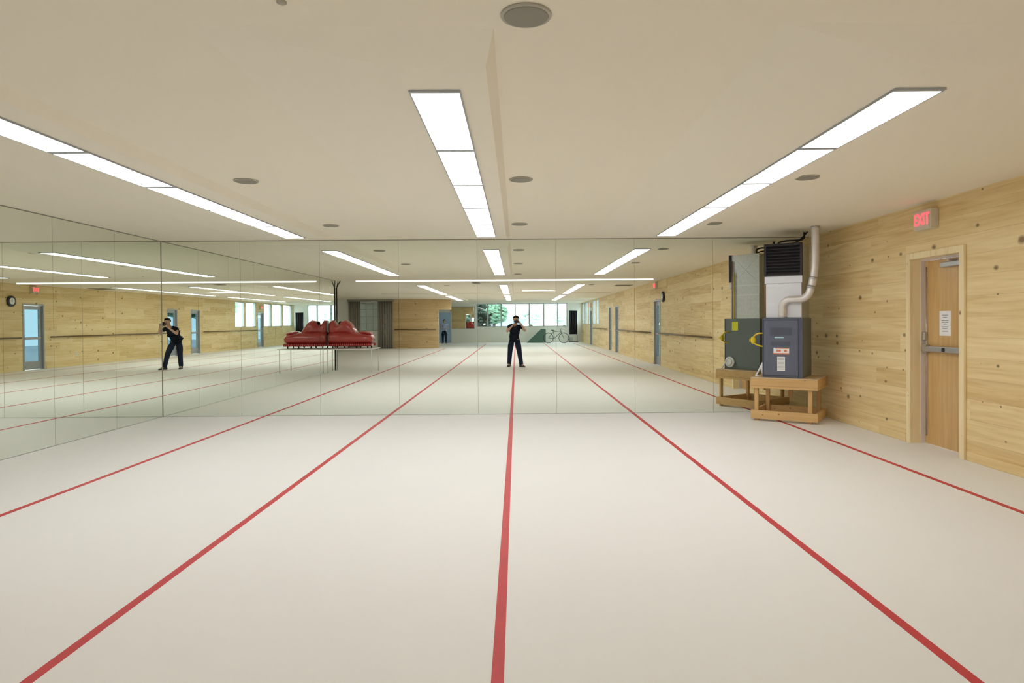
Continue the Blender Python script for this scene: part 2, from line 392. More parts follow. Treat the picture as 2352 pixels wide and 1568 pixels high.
for x, y, l in ((2.49, 3.33, 'tiny grey sprinkler cap near the right light row'), (-.94, 2.66, 'tiny grey sprinkler cap at the top edge left of the large speaker')):
    bm = bmesh.new(); tube(bm, [(0, 0, 0), (0, 0, -.006), (0, 0, -.012)], [.02, .02, .009], 20)
    o = obj('sprinkler_cap', bm, 'spk_rim'); o.location = (x, y, H); tag(o, l, 'sprinkler')
for x, y, l in ((-1.15, -1.0, 'dark slatted ceiling vent behind the photographer'), (3.9, -3.2, 'dark slatted ceiling vent near the wood wall')):
    t = empty('ceiling_vent', (x, y, H), label=l, cat='vent', group='ceiling vents')
    boxes('vent_frame', [(-.3, .3, -.3, -.27, -.02, 0), (-.3, .3, .27, .3, -.02, 0), (-.3, -.27, -.27, .27, -.02, 0), (.27, .3, -.27, .27, -.02, 0)], 'spk_rim', t)
    boxes('backing', [(-.27, .27, -.27, .27, -.006, 0)], 'black', t)
    bm = bmesh.new()
    for k in range(12): box(bm, -.27, .27, -.25+k*.045, -.235+k*.045, -.018, -.008)
    obj('slats', bm, 'spk', t)

# ================================================================= mirrors
def mirror_panel(w, h, loc, rz, label, group, tilt=0.0):
    t = empty('mirror_panel', loc, rz, label, 'mirror', group)
    # local x along the wall, +y is the back side, face at y = 0
    bm = bmesh.new()
    g = .0015
    vs = [bm.verts.new(p) for p in ((g, 0, .004), (w-g, 0, .004), (w-g, 0, h), (g, 0, h))]
    f = bm.faces.new(vs); f.normal_update()
    me_f = obj('mirror_face', bm, 'mirror', t, recalc=False)
    boxes('glass_backing', [(g, w-g, .001, .006, .004, h)], 'mirror_edge', t)
    return t
PW = 1.2
cnt = 0
xs = [XL + (D-D)]
x = XL; k = 0
front_names = ['first (leftmost, in the corner)', 'second', 'third', 'fourth', 'fifth', 'sixth', 'seventh', 'eighth', 'ninth (rightmost, behind the furnace)']
widths = [1.235]*7 + [XR-XL-1.235*7-.0]
while k < len(widths):
    w = widths[k]
    if w > 1.3: w = w/2 if False else w
    mirror_panel(w, H-.012, (x, D, 0), 0, 'tall front wall mirror panel, %s from the left' % front_names[k].split(' (')[0] if k < len(widths)-1 else 'tall front wall mirror panel behind the furnace, touching the wood wall', 'mirror panels on the front wall')
    x += w; k += 1
ys = [D, 9.08, 7.87, 6.66, 5.45, 4.24, 3.03, 1.82, MEND]
for i in range(len(ys)-1):
    w = ys[i]-ys[i+1]
    mirror_panel(w, H-.012, (XL, ys[i+1], 0), PI/2, 'tall left wall mirror panel, %s from the front corner' % ordn[i] if i < 6 else 'tall left wall mirror panel behind the camera line, %s' % ['nearer', 'last before the pole'][i-6], 'mirror panels on the left wall')
M['channel'] = plain('dark mirror channel', (.30, .28, .22), .45, .4)
struct('trim_20', [(XL, XR, D-.004, D+.03, H-.012, H), (XL-.03, XL+.004, MEND, D-.004, H-.012, H)], 'channel', 'thin metal channel along the top of the mirrors')
struct('trim_21', [(XL-.002, XL+.006, D-.006, D+.002, 0, H-.012)], 'channel', 'dark corner strip where the mirror walls meet')

# ================================================================= floor tapes
for X, lab in ((-3.944, 'leftmost'), (-2.0, 'second'), (-.087, 'middle'), (1.826, 'fourth'), (3.768, 'rightmost')):
    nm = {'leftmost': 'leftmost red floor line, nearest the left mirrors', 'second': 'red floor line between the leftmost and the middle line', 'middle': 'middle red floor line under the photographer',
          'fourth': 'red floor line between the middle and the rightmost line', 'rightmost': 'rightmost red floor line, running under the wooden stand'}[lab]
    tag(boxes('floor_tape', [(X-.026, X+.026, -15.6 if X < -3.7 else -22.5, D-.012, 0, .0012)], 'tape'), nm, 'floor line', 'red floor lines')

# ================================================================= door 1 (wood, with panic bar)
y0, y1, _, zt = DOOR1
d1 = empty('door_1', (XR, 0, 0), label='wooden exit door with push bar in the knotty wood wall', kind='structure')
LX = .145
boxes('door_leaf', [(LX, LX+.045, y0+.035, y1-.035, .008, zt-.045)], 'door_wood', d1, .003)
bm = bmesh.new()
box(bm, .098, LX+.05, y1-.034, y1-.001, 0, zt-.001); box(bm, .098, LX+.05, y0+.001, y0+.034, 0, zt-.001); box(bm, .098, LX+.05, y0+.034, y1-.034, zt-.040, zt-.001)
obj('metal_frame', bm, M.setdefault('frame_beige', plain('beige metal frame', (.78, .70, .65), .45, .0)), d1)
bm = bmesh.new()
box(bm, 0.0, .098, y1-.022, y1-.001, 0, zt-.001); box(bm, 0.0, .098, y0+.001, y0+.022, 0, zt-.001); box(bm, 0.0, .098, y0+.022, y1-.022, zt-.023, zt-.001)
obj('jamb', bm, 'trim_wood', d1)
bm = bmesh.new()
box(bm, -.028, -.0005, y1-.022, y1+.05, 0, zt+.05); box(bm, -.028, -.0005, y0-.05, y0+.022, 0, zt+.05); box(bm, -.028, -.0005, y0+.022, y1-.022, zt-.023, zt+.05)
obj('door_trim', bm, 'trim_wood', d1, .004)
pb = boxes('push_bar', [(LX-.075, LX-.03, y0+.08, y1-.06, 1.075, 1.14)], 'steel', d1, .012)
boxes('bar_bracket', [(LX-.06, LX, y1-.13, y1-.05, 1.06, 1.155), (LX-.06, LX, y0+.07, y0+.15, 1.06, 1.155)], 'steel', pb, .008)
boxes('lock_cylinder', [(LX-.085, LX-.07, y0+.40, y0+.44, 1.085, 1.13)], 'black', pb, .004)
bm = bmesh.new(); tube(bm, [(LX-.012, y1-.075, .1), (LX-.012, y1-.075, 2.05)], .006, 10)
obj('latch_rod', bm, 'steel', d1)
hd = boxes('latch_housing', [(LX-.045, LX, y1-.085, y1-.035, 1.20, 1.30)], 'steel', d1, .01)
cl = boxes('door_closer', [(LX-.065, LX, y0+.10, y0+.50, 2.015, 2.075)], 'steel', d1, .01)
boxes('closer_arm', [(LX-.12, LX-.03, y0+.26, y0+.30, 2.078, 2.09)], 'steel', cl)
ntc = empty('paper_notice', (XR+LX, (7.12+7.30)/2, 0), label='white printed paper notice taped on the wooden exit door', cat='notice')
boxes('sheet', [(-.0022, -.0004, -.095, .095, 1.26, 1.535)], 'paper', ntc)
bm = bmesh.new()
for k, z in enumerate((1.49, 1.465, 1.43, 1.41, 1.39, 1.36, 1.34, 1.31)):
    wd = (.05, .035, .06, .055, .03, .06, .045, .05)[k]; box(bm, -.0030, -.0022, -wd, wd, z-.004, z+.003)
obj('print_lines', bm, 'ink', ntc)

# exit sign
def exit_sign(loc, rz, label):
    t = empty('exit_sign', loc, rz, label, 'exit sign', 'lit exit signs')       # local: face looks to -x, width along y
    boxes('housing', [(-.09, 0, -.155, .155, -.11, .11)], M.setdefault('sign_beige', plain('beige sign box', (.66, .60, .45), .5)), t, .006)
    boxes('face_plate', [(-.094, -.090, -.14, .14, -.095, .095)], 'exit_face', t)
    mt = Matrix.Translation((-.0955, 0, 0)) @ Matrix.Rotation(-PI/2, 4, 'Z') @ Matrix.Rotation(PI/2, 4, 'X') @ Matrix.Diagonal((.88, 1.15, 1, 1))
    text_mesh('letters', 'EXIT', .155, .0012, 'exit_red', t, mt)
    return t
exit_sign((XR, 7.25, 2.55), 0, 'lit red EXIT sign above the wooden exit door')
exit_sign((XR, -.85, 2.6), 0, 'lit red EXIT sign above the glass door behind the camera')
exit_sign((XR, -19.67, 2.42), 0, 'far EXIT sign by the rear windows')

# glass doors on the right wall
def glass_door(n, y0, y1, zt, label, panes=1):
    t = empty('door_%d' % n, (XR, 0, 0), label=label, kind='structure')
    bm = bmesh.new()
    box(bm, -.012, .12, y0+.001, y0+.05, 0, zt-.001); box(bm, -.012, .12, y1-.05, y1-.001, 0, zt-.001); box(bm, -.012, .12, y0+.05, y1-.05, zt-.055, zt-.001)
    obj('door_frame', bm, 'door_metal', t, .003)
    bm = bmesh.new(); a, b = y0+.055, y1-.055; z1 = zt-.06
    for bb in ((a, a+.11, .01, z1), (b-.11, b, .01, z1), (a+.11, b-.11, .01, .28), (a+.11, b-.11, z1-.12, z1), (a+.11, b-.11, .98, 1.06)):
        box(bm, .055, .1, bb[0], bb[1], bb[2], bb[3])
    lf = obj('door_leaf', bm, 'door_metal', t, .003)
    boxes('pane', [(.074, .08, a+.11, b-.11, .28, .98), (.074, .08, a+.11, b-.11, 1.06, z1-.12)], 'tinted', lf)
    boxes('push_handle', [(.02, .05, a+.06, b-.06, 1.0, 1.04)], 'steel', lf, .006)
glass_door(2, DOOR2[0], DOOR2[1], DOOR2[3], 'tinted glass door in the wood wall just behind the camera')
glass_door(3, DOOR3[0], DOOR3[1], DOOR3[3], 'tinted glass door in the wood wall, first of the farther pair')
glass_door(4, DOOR4[0], DOOR4[1], DOOR4[3], 'tinted glass door in the wood wall, second of the farther pair')
glass_door(5, DOOR5[0], DOOR5[1], DOOR5[3], 'tinted glass door in the wood wall between the windows')
# pale blue door in rear wall behind the doorway
d6 = empty('door_6', (-5.05, YB, 0), label='pale blue door in the rear wall seen through the doorway', kind='structure')
boxes('door_leaf', [(-.42, .42, .002, .04, .005, 2.12)], 'bluepaint', d6, .004)
boxes('door_frame', [(-.48, -.425, .001, .06, 0, 2.18), (.425, .48, .001, .06, 0, 2.18), (-.425, .425, .001, .06, 2.125, 2.18)], 'housing', d6)
bm = bmesh.new(); tube(bm, [(.34, .04, 1.02), (.34, .09, 1.02)], .012, 10); tube(bm, [(.34, .09, 1.02), (.24, .09, 1.02)], .010, 10); obj('door_handle', bm, 'steel', d6)

# wall mirror on the rear wall
wm = empty('wall_mirror', (-3.8, YB, 0), label='framed mirror on the rear wall left of the rear windows', cat='mirror')
boxes('mirror_glass', [(-.82, .82, .01, .02, 1.0, 2.5)], 'mirror', wm)
bm = bmesh.new()
for a in ((-.86, -.82, 0, .03, .96, 2.54), (.82, .86, 0, .03, .96, 2.54), (-.82, .82, 0, .03, .96, 1.0), (-.82, .82, 0, .03, 2.5, 2.54)): box(bm, *a)
obj('mirror_frame', bm, 'frame', wm)

# rails
def rail(p0, p1, out, label):
    t = empty('hand_rail', (0, 0, 0), label=label, cat='hand rail', group='dark wooden wall rails')
    bm = bmesh.new(); tube(bm, [p0, p1], .024, 14); obj('bar', bm, 'dark', t)
    a, b = Vector(p0), Vector(p1); n = max(2, int((b-a).length/1.6))
    for i in range(n):
        p = a.lerp(b, (i+.5)/n); w = p+Vector(out)
        bm = bmesh.new(); tube(bm, [p-Vector((0, 0, .02)), p-Vector((0, 0, .05)), w-Vector((0, 0, .05))], .009, 8); obj('bracket', bm, 'steel', t)
rail((XR-.085, -.2, 1.05), (XR-.085, 5.4, 1.05), (.084, 0, 0), 'dark wall rail on the wood wall from the furnace side to the clock')
rail((XR-.085, -8.8, 1.05), (XR-.085, -1.5, 1.05), (.084, 0, 0), 'dark wall rail on the wood wall between the glass doors')
rail((XR-.085, -19.0, 1.05), (XR-.085, -12.2, 1.05), (.084, 0, 0), 'dark wall rail on the wood wall below the rear windows')
rail((-6.8, YM+.085, 1.05), (-4.5, YM+.085, 1.05), (0, -.084, 0), 'dark wall rail on the wood partition')

# clock, outlet, wall speaker
ck = empty('wall_clock', (XR, .12, 2.2), label='round black wall clock on the wood wall behind the camera', cat='clock')
bm = bmesh.new(); tube(bm, [(0, 0, 0), (-.05, 0, 0), (-.058, 0, 0)], [.17, .17, .13], 32); obj('clock_case', bm, 'black', ck)
bm = bmesh.new(); tube(bm, [(-.0575, 0, 0), (-.060, 0, 0)], .105, 32); obj('clock_face', bm, 'clockface', ck)
boxes('clock_hands', [(-.063, -.0605, -.004, .004, -.01, .085), (-.063, -.0605, -.01, .06, -.004, .004)], 'black', ck)
ol = empty('wall_outlet', (XR, -2.9, .42), label='white electrical outlet low on the wood wall', cat='outlet')
boxes('cover_plate', [(-.008, 0, -.04, .04, -.065, .065)], 'white', ol, .002)
boxes('sockets', [(-.0095, -.0075, -.016, .016, .012, .042), (-.0095, -.0075, -.016, .016, -.042, -.012)], 'ink', ol)

# pole at the end of the left mirrors
pl = empty('pole', (XL+.03, MEND-.03, 0), label='thin dark pole with a forked top at the end of the left mirrors', cat='pole')
bm = bmesh.new(); tube(bm, [(0, 0, 0), (0, 0, H-.22)], .02, 12); obj('shaft', bm, 'black', pl)
bm = bmesh.new(); tube(bm, [(0, 0, H-.23), (.1, -.05, H)], .012, 8); tube(bm, [(0, 0, H-.23), (.02, -.12, H)], .012, 8); obj('fork', bm, 'black', pl)

# ================================================================= wooden stand + furnace
SW, SD, SH = .90, .80, .625
rz = math.radians(-34)
st = empty('wooden_stand', (3.385, 9.43, 0), rz, 'raw timber stand carrying the furnace in front of the mirror', 'stand')
boxes('plywood_top', [(.0, SW, 0, SD, SH-.016, SH)], 'ply', st, .002)
for b in ((0, SW, 0, .038, SH-.156, SH-.016), (0, SW, SD-.038, SD, SH-.156, SH-.016)): boxes('apron', [b], 'lumber', st, .004)
for b in ((0, .038, .038, SD-.038, SH-.156, SH-.016), (SW-.038, SW, .038, SD-.038, SH-.156, SH-.016)): boxes('apron', [b], 'lumber', st, .004)
for a in ((.045, .04), (SW-.135, .04), (.045, SD-.078), (SW-.135, SD-.078)):
    boxes('leg', [(a[0], a[0]+.089, a[1], a[1]+.038, 0, SH-.0165)] if False else [(a[0], a[0]+.055, a[1], a[1]+.038, 0, SH-.0165)], 'lumber_z', st, .003)
for b in ((0, SW, 0, .038, .03, .15), (0, SW, SD-.038, SD, .03, .15)): boxes('rail', [b], 'lumber', st, .004)
for b in ((0, .038, .038, SD-.038, .03, .15), (SW-.038, SW, .038, SD-.038, .03, .15)): boxes('rail', [b], 'lumber', st, .004)
boxes('hanging_block', [(.38, .44, SD-.13, SD-.092, .30, SH-.157)], 'lumber_z', st, .003)

fu = empty('furnace', (3.385, 9.43, SH), rz, 'dark charcoal gas furnace with metal plenum on the timber stand', 'furnace')
U0, U1, V0, V1, FH = .155, .69, .07, .76, .85
boxes('cabinet', [(U0, U1, V0+.02, V1, 0, FH)], 'furnace_side', fu, .006)
boxes('front_door', [(U0+.015, U1-.055, V0, V0+.019, .03, FH-.03)], 'furnace_panel', fu, .008)
boxes('front_frame', [(U0-.004, U0+.014, V0-.002, V0+.019, 0, FH), (U1-.054, U1-.035, V0+.008, V0+.019, 0, FH), (U1-.034, U1+.004, V0-.002, V0+.019, 0, FH), (U0+.014, U1-.054, V0-.002, V0+.019, FH-.028, FH), (U0+.014, U1-.054, V0-.002, V0+.019, 0, .028)], 'furnace', fu, .002)
bm = bmesh.new()
for k in range(9): box(bm, U0+.10, U1-.14, V0-.005, V0-.0005, FH-.14-.013*k, FH-.134-.013*k)
for k in range(5): box(bm, U0+.12, U1-.16, V0-.005, V0-.0005, FH-.34-.013*k, FH-.334-.013*k)
obj('vent_slots', bm, 'furnace', fu)
boxes('badge', [(U0+.165, U0+.285, V0-.004, V0-.0005, FH-.285, FH-.268)], 'cyan_label', fu)
lb = boxes('warning_label', [(U0+.15, U0+.36, V0-.003, V0-.0005, .345, .425)], 'paper', fu)
boxes('label_print', [(U0+.175, U0+.355, V0-.004, V0-.003, .415, .428), (U0+.145, U0+.36, V0-.0042, V0-.003, .335, .352), (U0+.19, U0+.25, V0-.004, V0-.003, .37, .40), (U0+.29, U0+.33, V0-.004, V0-.003, .37, .40)], ['orange_label'], lb)
lb2 = boxes('rating_plate', [(U0+.20, U0+.305, V0-.003, V0-.0005, .10, .30)], 'paper', fu)
bm = bmesh.new()
for k in range(9): box(bm, U0+.21, U0+.295, V0-.0036, V0-.003, .12+.019*k, .125+.019*k)
obj('label_print', bm, 'ink', lb2)
# plenum
P0, P1, PT = V0+.13, V1-.02, 1.91
boxes('plenum', [(U0+.02, U1-.03, P0, P1, FH, PT)], 'galv', fu, .003)
boxes('plenum_front', [(U0+.02, U1-.03, P0-.012, P0, FH+.005, FH+.50), (U0+.005, U1-.018, P0-.025, P0-.0, FH+.50, FH+.60)], 'galv_light', fu, .004)
bm = bmesh.new()
box(bm, U0+.0, U0+.035, P0-.045, P0, FH+.61, PT+.01); box(bm, U1-.045, U1-.015, P0-.045, P0, FH+.61, PT+.01)
box(bm, U0+.035, U1-.045, P0-.045, P0, PT-.03, PT+.01); box(bm, U0+.035, U1-.045, P0-.045, P0, FH+.61, FH+.63); box(bm, U0+.035, U1-.045, P0-.012, P0-.001, FH+.63, PT-.03)
lv = obj('grille_frame', bm, 'duct_black', fu, .003)
bm = bmesh.new(); n = 9
for k in range(n):
    z = FH+.645+k*(PT-.05-FH-.645)/(n-1)*.97
    prism(bm, [(P0-.043, z-.004), (P0-.040, z-.010), (P0-.02, z+.02), (P0-.024, z+.026)], U0+.036, U1-.046, 'x')
obj('louvres', bm, M.setdefault('louvre', plain('black louvre', (.012, .012, .016), .35)), lv)
# cross break and seams on the left side of the plenum
bm = bmesh.new(); xs_ = U0+.02
def strip(a, b, wd=.006, h=.004):
    a, b = Vector(a), Vector(b); d = (b-a).normalized(); nrm = Vector((0, -d.z, d.y))*wd
    vs = [bm.verts.new(v) for v in (a-nrm, b-nrm, b+nrm, a+nrm)]; ws = [bm.verts.new(v.co-Vector((h, 0, 0))) for v in vs]
    bm.faces.new(vs); bm.faces.new(ws[::-1])
    for i in range(4): bm.faces.new((vs[i], vs[(i+1) % 4], ws[(i+1) % 4], ws[i]))
strip((xs_, P0, PT-.02), (xs_, P1, 1.42)); strip((xs_, P1, PT-.02), (xs_, P0, 1.42)); strip((xs_, P0, 1.40), (xs_, P1, 1.40), .008); strip((xs_, P0, 1.24), (xs_, P1, 1.24), .01)
obj('seams', bm, 'galv_light', fu)
# vent pipe
ceil_z = H-SH
pth = [(U0+.255, V0+.075, FH-.01), (U0+.255, V0+.075, FH+.10), (U0+.262, V0+.07, FH+.19), (U0+.33, V0+.055, FH+.255), (U0+.43, V0+.05, FH+.262), (U0+.53, V0+.05, FH+.27), (U0+.605, V0+.06, FH+.33), (U0+.64, V0+.07, FH+.43), (U0+.665, V0+.08, FH+.56), (U0+.685, V0+.09, FH+.72), (U0+.69, V0+.09, FH+.95), (U0+.69, V0+.09, ceil_z)]
bm = bmesh.new(); tube(bm, bez(pth, 7), .053, 20); vp = obj('vent_pipe', bm, 'pipe', fu)
bm = bmesh.new()
for a, b in (((U0+.255, V0+.075, FH), (U0+.255, V0+.075, FH+.018)), ((U0+.633, V0+.067, FH+.41), (U0+.643, V0+.071, FH+.45)), ((U0+.662, V0+.079, FH+.54), (U0+.668, V0+.081, FH+.57)), ((U0+.69, V0+.09, ceil_z-.02), (U0+.69, V0+.09, ceil_z))):
    tube(bm, [a, b], .059, 20)
obj('pipe_collars', bm, 'steel', vp)
# left side items
boxes('energy_label', [(U0-.0015, U0-.0002, V0+.15, V0+.27, FH-.20, FH-.05)], 'yellow_label', fu)
bm = bmesh.new(); tube(bm, bez([(U0, V0+.10, FH-.22), (U0-.09, V0+.09, FH-.225), (U0-.15, V0+.075, FH-.28), (U0-.14, V0+.07, FH-.36), (U0-.06, V0+.07, FH-.40), (U0, V0+.08, FH-.41)], 6), .011, 10)
gl = obj('gas_line', bm, 'yellow', fu)
bm = bmesh.new(); ellipsoid(bm, (U0-.15, V0+.07, FH-.32), (.04, .03, .055), 14); tube(bm, [(U0-.19, V0+.07, FH-.32), (U0-.20, V0+.07, FH-.32)], .025, 12); obj('gas_valve', bm, 'yellow', gl)
bm = bmesh.new(); tube(bm, [(U0-.001, V0+.12, .12), (U0-.035, V0+.12, .12)], .088, 28); tube(bm, [(U0-.035, V0+.12, .12), (U0-.05, V0+.12, .12)], [.06, .05], 24)
ho = obj('inducer_flange', bm, 'white', fu)
bm = bmesh.new(); tube(bm, bez([(U0-.03, V0+.10, .19), (U0-.055, V0+.06, .12), (U0-.085, V0+.03, .05), (U0-.10, V0+.02, .022), (U0-.06, V0-.02, .014)], 6), .012, 10)
obj('drain_hose', bm, 'white', ho)
bm = bmesh.new(); tube(bm, [(U0+.0, P0+.03, FH), (U0+.0, P0+.03, PT-.1)], .009, 8); obj('copper_line', bm, 'copper', fu)
bm = bmesh.new(); tube(bm, [(U0+.0, P0+.07, FH), (U0+.0, P0+.07, PT-.3)], .008, 8); obj('wire_conduit', bm, 'yellow', fu)
bm = bmesh.new(); tube(bm, bez([(U0+.10, P1-.1, PT-.01), (U0+.10, P1-.1, PT+.07), (U0+.2, P1-.06, PT+.10), (U0+.42, P1-.02, PT+.11), (U0+.45, P1-.02, ceil_z)], 6), .014, 8)
tube(bm, bez([(U0+.18, P1-.15, PT-.01), (U0+.2, P1-.12, PT+.04), (U0+.36, P1-.05, PT+.08), (U0+.5, P1-.05, ceil_z)], 6), .011, 8)
obj('refrigerant_lines', bm, 'duct_black', fu)

# ================================================================= red padded couch on a low table (seen in mirrors only)
tb = empty('low_table', (-4.82, 1.06, 0), label='low white table under the red couch at the end of the left mirrors', cat='table')
boxes('tabletop', [(-.70, .66, -.52, .52, .675, .70)], 'plinth', tb, .004)
for x in (-.66, .60):
    for y in (-.48, .48):
        bm = bmesh.new(); tube(bm, [(x, y, 0), (x, y, .675)], .014, 10); obj('leg', bm, 'plinth', tb)
rc = empty('red_couch', (-4.88, 1.05, .70), label='glossy red padded couch with raised hump on the low white table', cat='couch')
def loft(name, prof, mat, parent, seg=28, e=2.6):
    """prof: list of (x, zc, half height, half depth)"""
    bm = bmesh.new(); rings = []
    for x, zc, hh, hd in prof:
        ring = []
        for k in range(seg):
            a = 2*PI*k/seg; ca, sa = math.cos(a), math.sin(a)
            ring.append(bm.verts.new((x, hd*math.copysign(abs(ca)**(2/e), ca), zc+hh*math.copysign(abs(sa)**(2/e), sa))))
        rings.append(ring)
    for a, b in zip(rings, rings[1:]):
        for k in range(seg): bm.faces.new((a[k], a[(k+1) % seg], b[(k+1) % seg], b[k])).smooth = True
    bm.faces.new(rings[0][::-1]); bm.faces.new(rings[-1])
    return obj(name, bm, mat, parent)
rc.scale = (.9, .9, 1)
loft('body', [(-.71, .30, .17, .36), (-.69, .30, .20, .40), (-.4, .31, .215, .42), (0, .30, .205, .42), (.3, .29, .185, .41), (.5, .28, .165, .39), (.62, .27, .14, .34), (.68, .265, .11, .28), (.705, .26, .06, .18)], 'red', rc)
loft('hump', [(-.71, .60, .21, .28), (-.60, .60, .24, .33), (-.50, .56, .16, .30), (-.42, .55, .14, .29), (-.32, .60, .21, .33), (-.18, .62, .22, .34), (-.06, .58, .19, .32), (.05, .50, .13, .28), (.14, .44, .07, .22)], 'red', rc)
loft('front_bolster', [(.25, .46, .03, .18), (.32, .465, .05, .26), (.5, .45, .05, .28), (.62, .43, .04, .22), (.66, .42, .02, .12)], 'red', rc)
bm = bmesh.new()
n = 22
for k in range(n):
    x = -.69+k*1.36/(n-1); hd = .40 if x < .5 else .40-.5*(x-.5)
    ellipsoid(bm, (x, hd-.02, .105), (.034, .035, .045), 10); ellipsoid(bm, (x, -hd+.02, .105), (.034, .035, .045), 10)
box(bm, -.69, .66, -.34, .34, .07, .13)
obj('ribbed_skirt', bm, 'red', rc)
bm = bmesh.new(); tube(bm, bez([(.66, .26, .20), (.69, .18, .19), (.715, 0, .19), (.69, -.18, .19), (.66, -.26, .20)], 6), .014, 8); obj('piping', bm, 'red_dark', rc)
for x in (-.58, -.2, .2, .56):
    for y in (-.27, .27):
        bm = bmesh.new(); tube(bm, [(x, y, 0), (x, y, .072)], [.018, .026], 12); obj('foot', bm, 'black', rc)
bm = bmesh.new(); ellipsoid(bm, (-.38, .05, .72), (.07, .09, .09), 14); tube(bm, [(-.38, .05, .6), (-.38, .05, .7)], .02, 10); obj('headrest', bm, 'black', rc)

# ================================================================= people
def skin_mesh(name, verts, edges, radii, mat, parent, root=0, sub=2):
    me = bpy.data.meshes.new(name); bm = bmesh.new(); lay = bm.verts.layers.skin.verify()
    vs = [bm.verts.new(v) for v in verts]
    for v, r in zip(vs, radii):
        v[lay].radius = (r, r) if not isinstance(r, tuple) else r
    vs[root][lay].use_root = True
    for a, b in edges: bm.edges.new((vs[a], vs[b]))
    bm.to_mesh(me); bm.free(); me.materials.append(M[mat])
    o = bpy.data.objects.new(name, me); C.objects.link(o); o.parent = parent
    s = o.modifiers.new('skin', 'SKIN'); s.use_smooth_shade = True; s.branch_smoothing = .6
    ss = o.modifiers.new('sub', 'SUBSURF'); ss.levels = sub; ss.render_levels = sub
    return o
class Chain:
    def __init__(s): s.v = []; s.e = []; s.r = []
    def add(s, p, r, link=None):
        s.v.append(p); s.r.append(r); i = len(s.v)-1
        if link is not None: s.e.append((link, i))
        return i
def mid(a, b, t=.5): return tuple(a[i]+(b[i]-a[i])*t for i in range(3))
def person(name, loc, rz, J, label, mats):
    t = empty(name, loc, rz, label, 'person')
    c = Chain()
    p = c.add(J['pelvis'], .125); s1 = c.add(mid(J['pelvis'], J['chest'], .45), .115, p); ch = c.add(J['chest'], .135, s1)
    nb = c.add(mid(J['chest'], J['neck'], .75), .085, ch); nk = c.add(J['neck'], .055, nb)
    jw = c.add(mid(J['neck'], J['head'], .5), .062, nk); hc = c.add(J['head'], (.098, .112), jw); c.add(J['crown'], (.08, .092), hc)
    for S in 'LR':
        hp = c.add(J['hip'+S], .088, p); th = c.add(mid(J['hip'+S], J['knee'+S], .5), .078, hp); kn = c.add(J['knee'+S], .056, th)
        cf = c.add(mid(J['knee'+S], J['ankle'+S], .35), .055, kn); an = c.add(J['ankle'+S], .036, cf); c.add(J['toe'+S], .034, an)
        sh = c.add(J['shoulder'+S], .062, ch); up = c.add(mid(J['shoulder'+S], J['elbow'+S], .5), .047, sh); el = c.add(J['elbow'+S], .040, up)
        fo = c.add(mid(J['elbow'+S], J['wrist'+S], .35), .040, el); wr = c.add(J['wrist'+S], .026, fo); pm = c.add(J['palm'+S], (.036, .022), wr)
        for f in J['fingers'+S]:
            prev = pm
            for k, q in enumerate(f): prev = c.add(q, (.0105, .0098, .0088, .0080)[k], prev)
    body = skin_mesh('body', c.v, c.e, c.r, mats['skin'], t)
    # face: eyes, nose, mouth, ears follow the head direction
    hd = Vector(J['head']); fw = Vector(J['face']).normalized(); upv = (Vector(J['crown'])-hd).normalized(); rt = fw.cross(upv).normalized()
    bm = bmesh.new()
    for sgn in (-1, 1): ellipsoid(bm, hd+fw*.082+rt*.03*sgn+upv*.015, (.012, .012, .009), 10)
    obj('eyes', bm, 'black', t)
    bm = bmesh.new(); ellipsoid(bm, hd+fw*.095-upv*.012, (.013, .02, .022), 12)
    for sgn in (-1, 1): ellipsoid(bm, hd+rt*.085*sgn-upv*.005, (.010, .018, .028), 12)
    obj('nose_and_ears', bm, mats['skin'], t)
    bm = bmesh.new(); ellipsoid(bm, hd+fw*.082-upv*.05, (.022, .01, .007), 12); obj('mouth', bm, 'red_dark', t)
    # hair: cap over crown and back of head
    bm = bmesh.new(); ce = hd-fw*.014+upv*.022
    basis = Matrix((rt, fw, upv)).transposed().to_4x4()
    rr = bmesh.ops.create_uvsphere(bm, u_segments=28, v_segments=18, radius=1, matrix=Matrix.Translation(ce) @ basis @ Matrix.Diagonal((.095, .109, .102, 1)))
    kill = [v for v in bm.verts if (v.co-ce).dot(upv) < .02+.10*max(-.75, (v.co-ce).dot(fw)/.1)*.6]
    bmesh.ops.delete(bm, geom=kill, context='VERTS')
    for f in bm.faces: f.smooth = True
    ho_ = obj('hair', bm, mats['hair'], t, recalc=False); so = ho_.modifiers.new('solid', 'SOLIDIFY'); so.thickness = .012; so.offset = 1
    # shirt
    c = Chain(); p = c.add(mid(J['pelvis'], J['chest'], .34), .156); hm = c.add(mid(J['pelvis'], J['chest'], .14), .150, p); c.add(mid(J['pelvis'], J['chest'], -.02), .140, hm); s1 = c.add(mid(J['pelvis'], J['chest'], .64), .160, p); ch = c.add(J['chest'], .178, s1); nb = c.add(mid(J['chest'], J['neck'], .72), .105, ch)
    for S in 'LR':
        sh = c.add(J['shoulder'+S], .086, ch); c.add(mid(J['shoulder'+S], J['elbow'+S], J.get('sleeve', .6)), .072, sh)
    skin_mesh('shirt', c.v, c.e, c.r, mats['shirt'], t)
    c = Chain(); p = c.add(mid(J['pelvis'], J['chest'], .20), .135); q = c.add(J['pelvis'], .150, p)
    for S in 'LR':
        hp = c.add(J['hip'+S], .12, q); th = c.add(mid(J['hip'+S], J['knee'+S], .5), .108, hp); kn = c.add(J['knee'+S], .086, th)
        cf = c.add(mid(J['knee'+S], J['ankle'+S], .4), .080, kn); c.add(mid(J['knee'+S], J['ankle'+S], 1.12), .070, cf)
    skin_mesh('trousers', c.v, c.e, c.r, mats['trousers'], t)
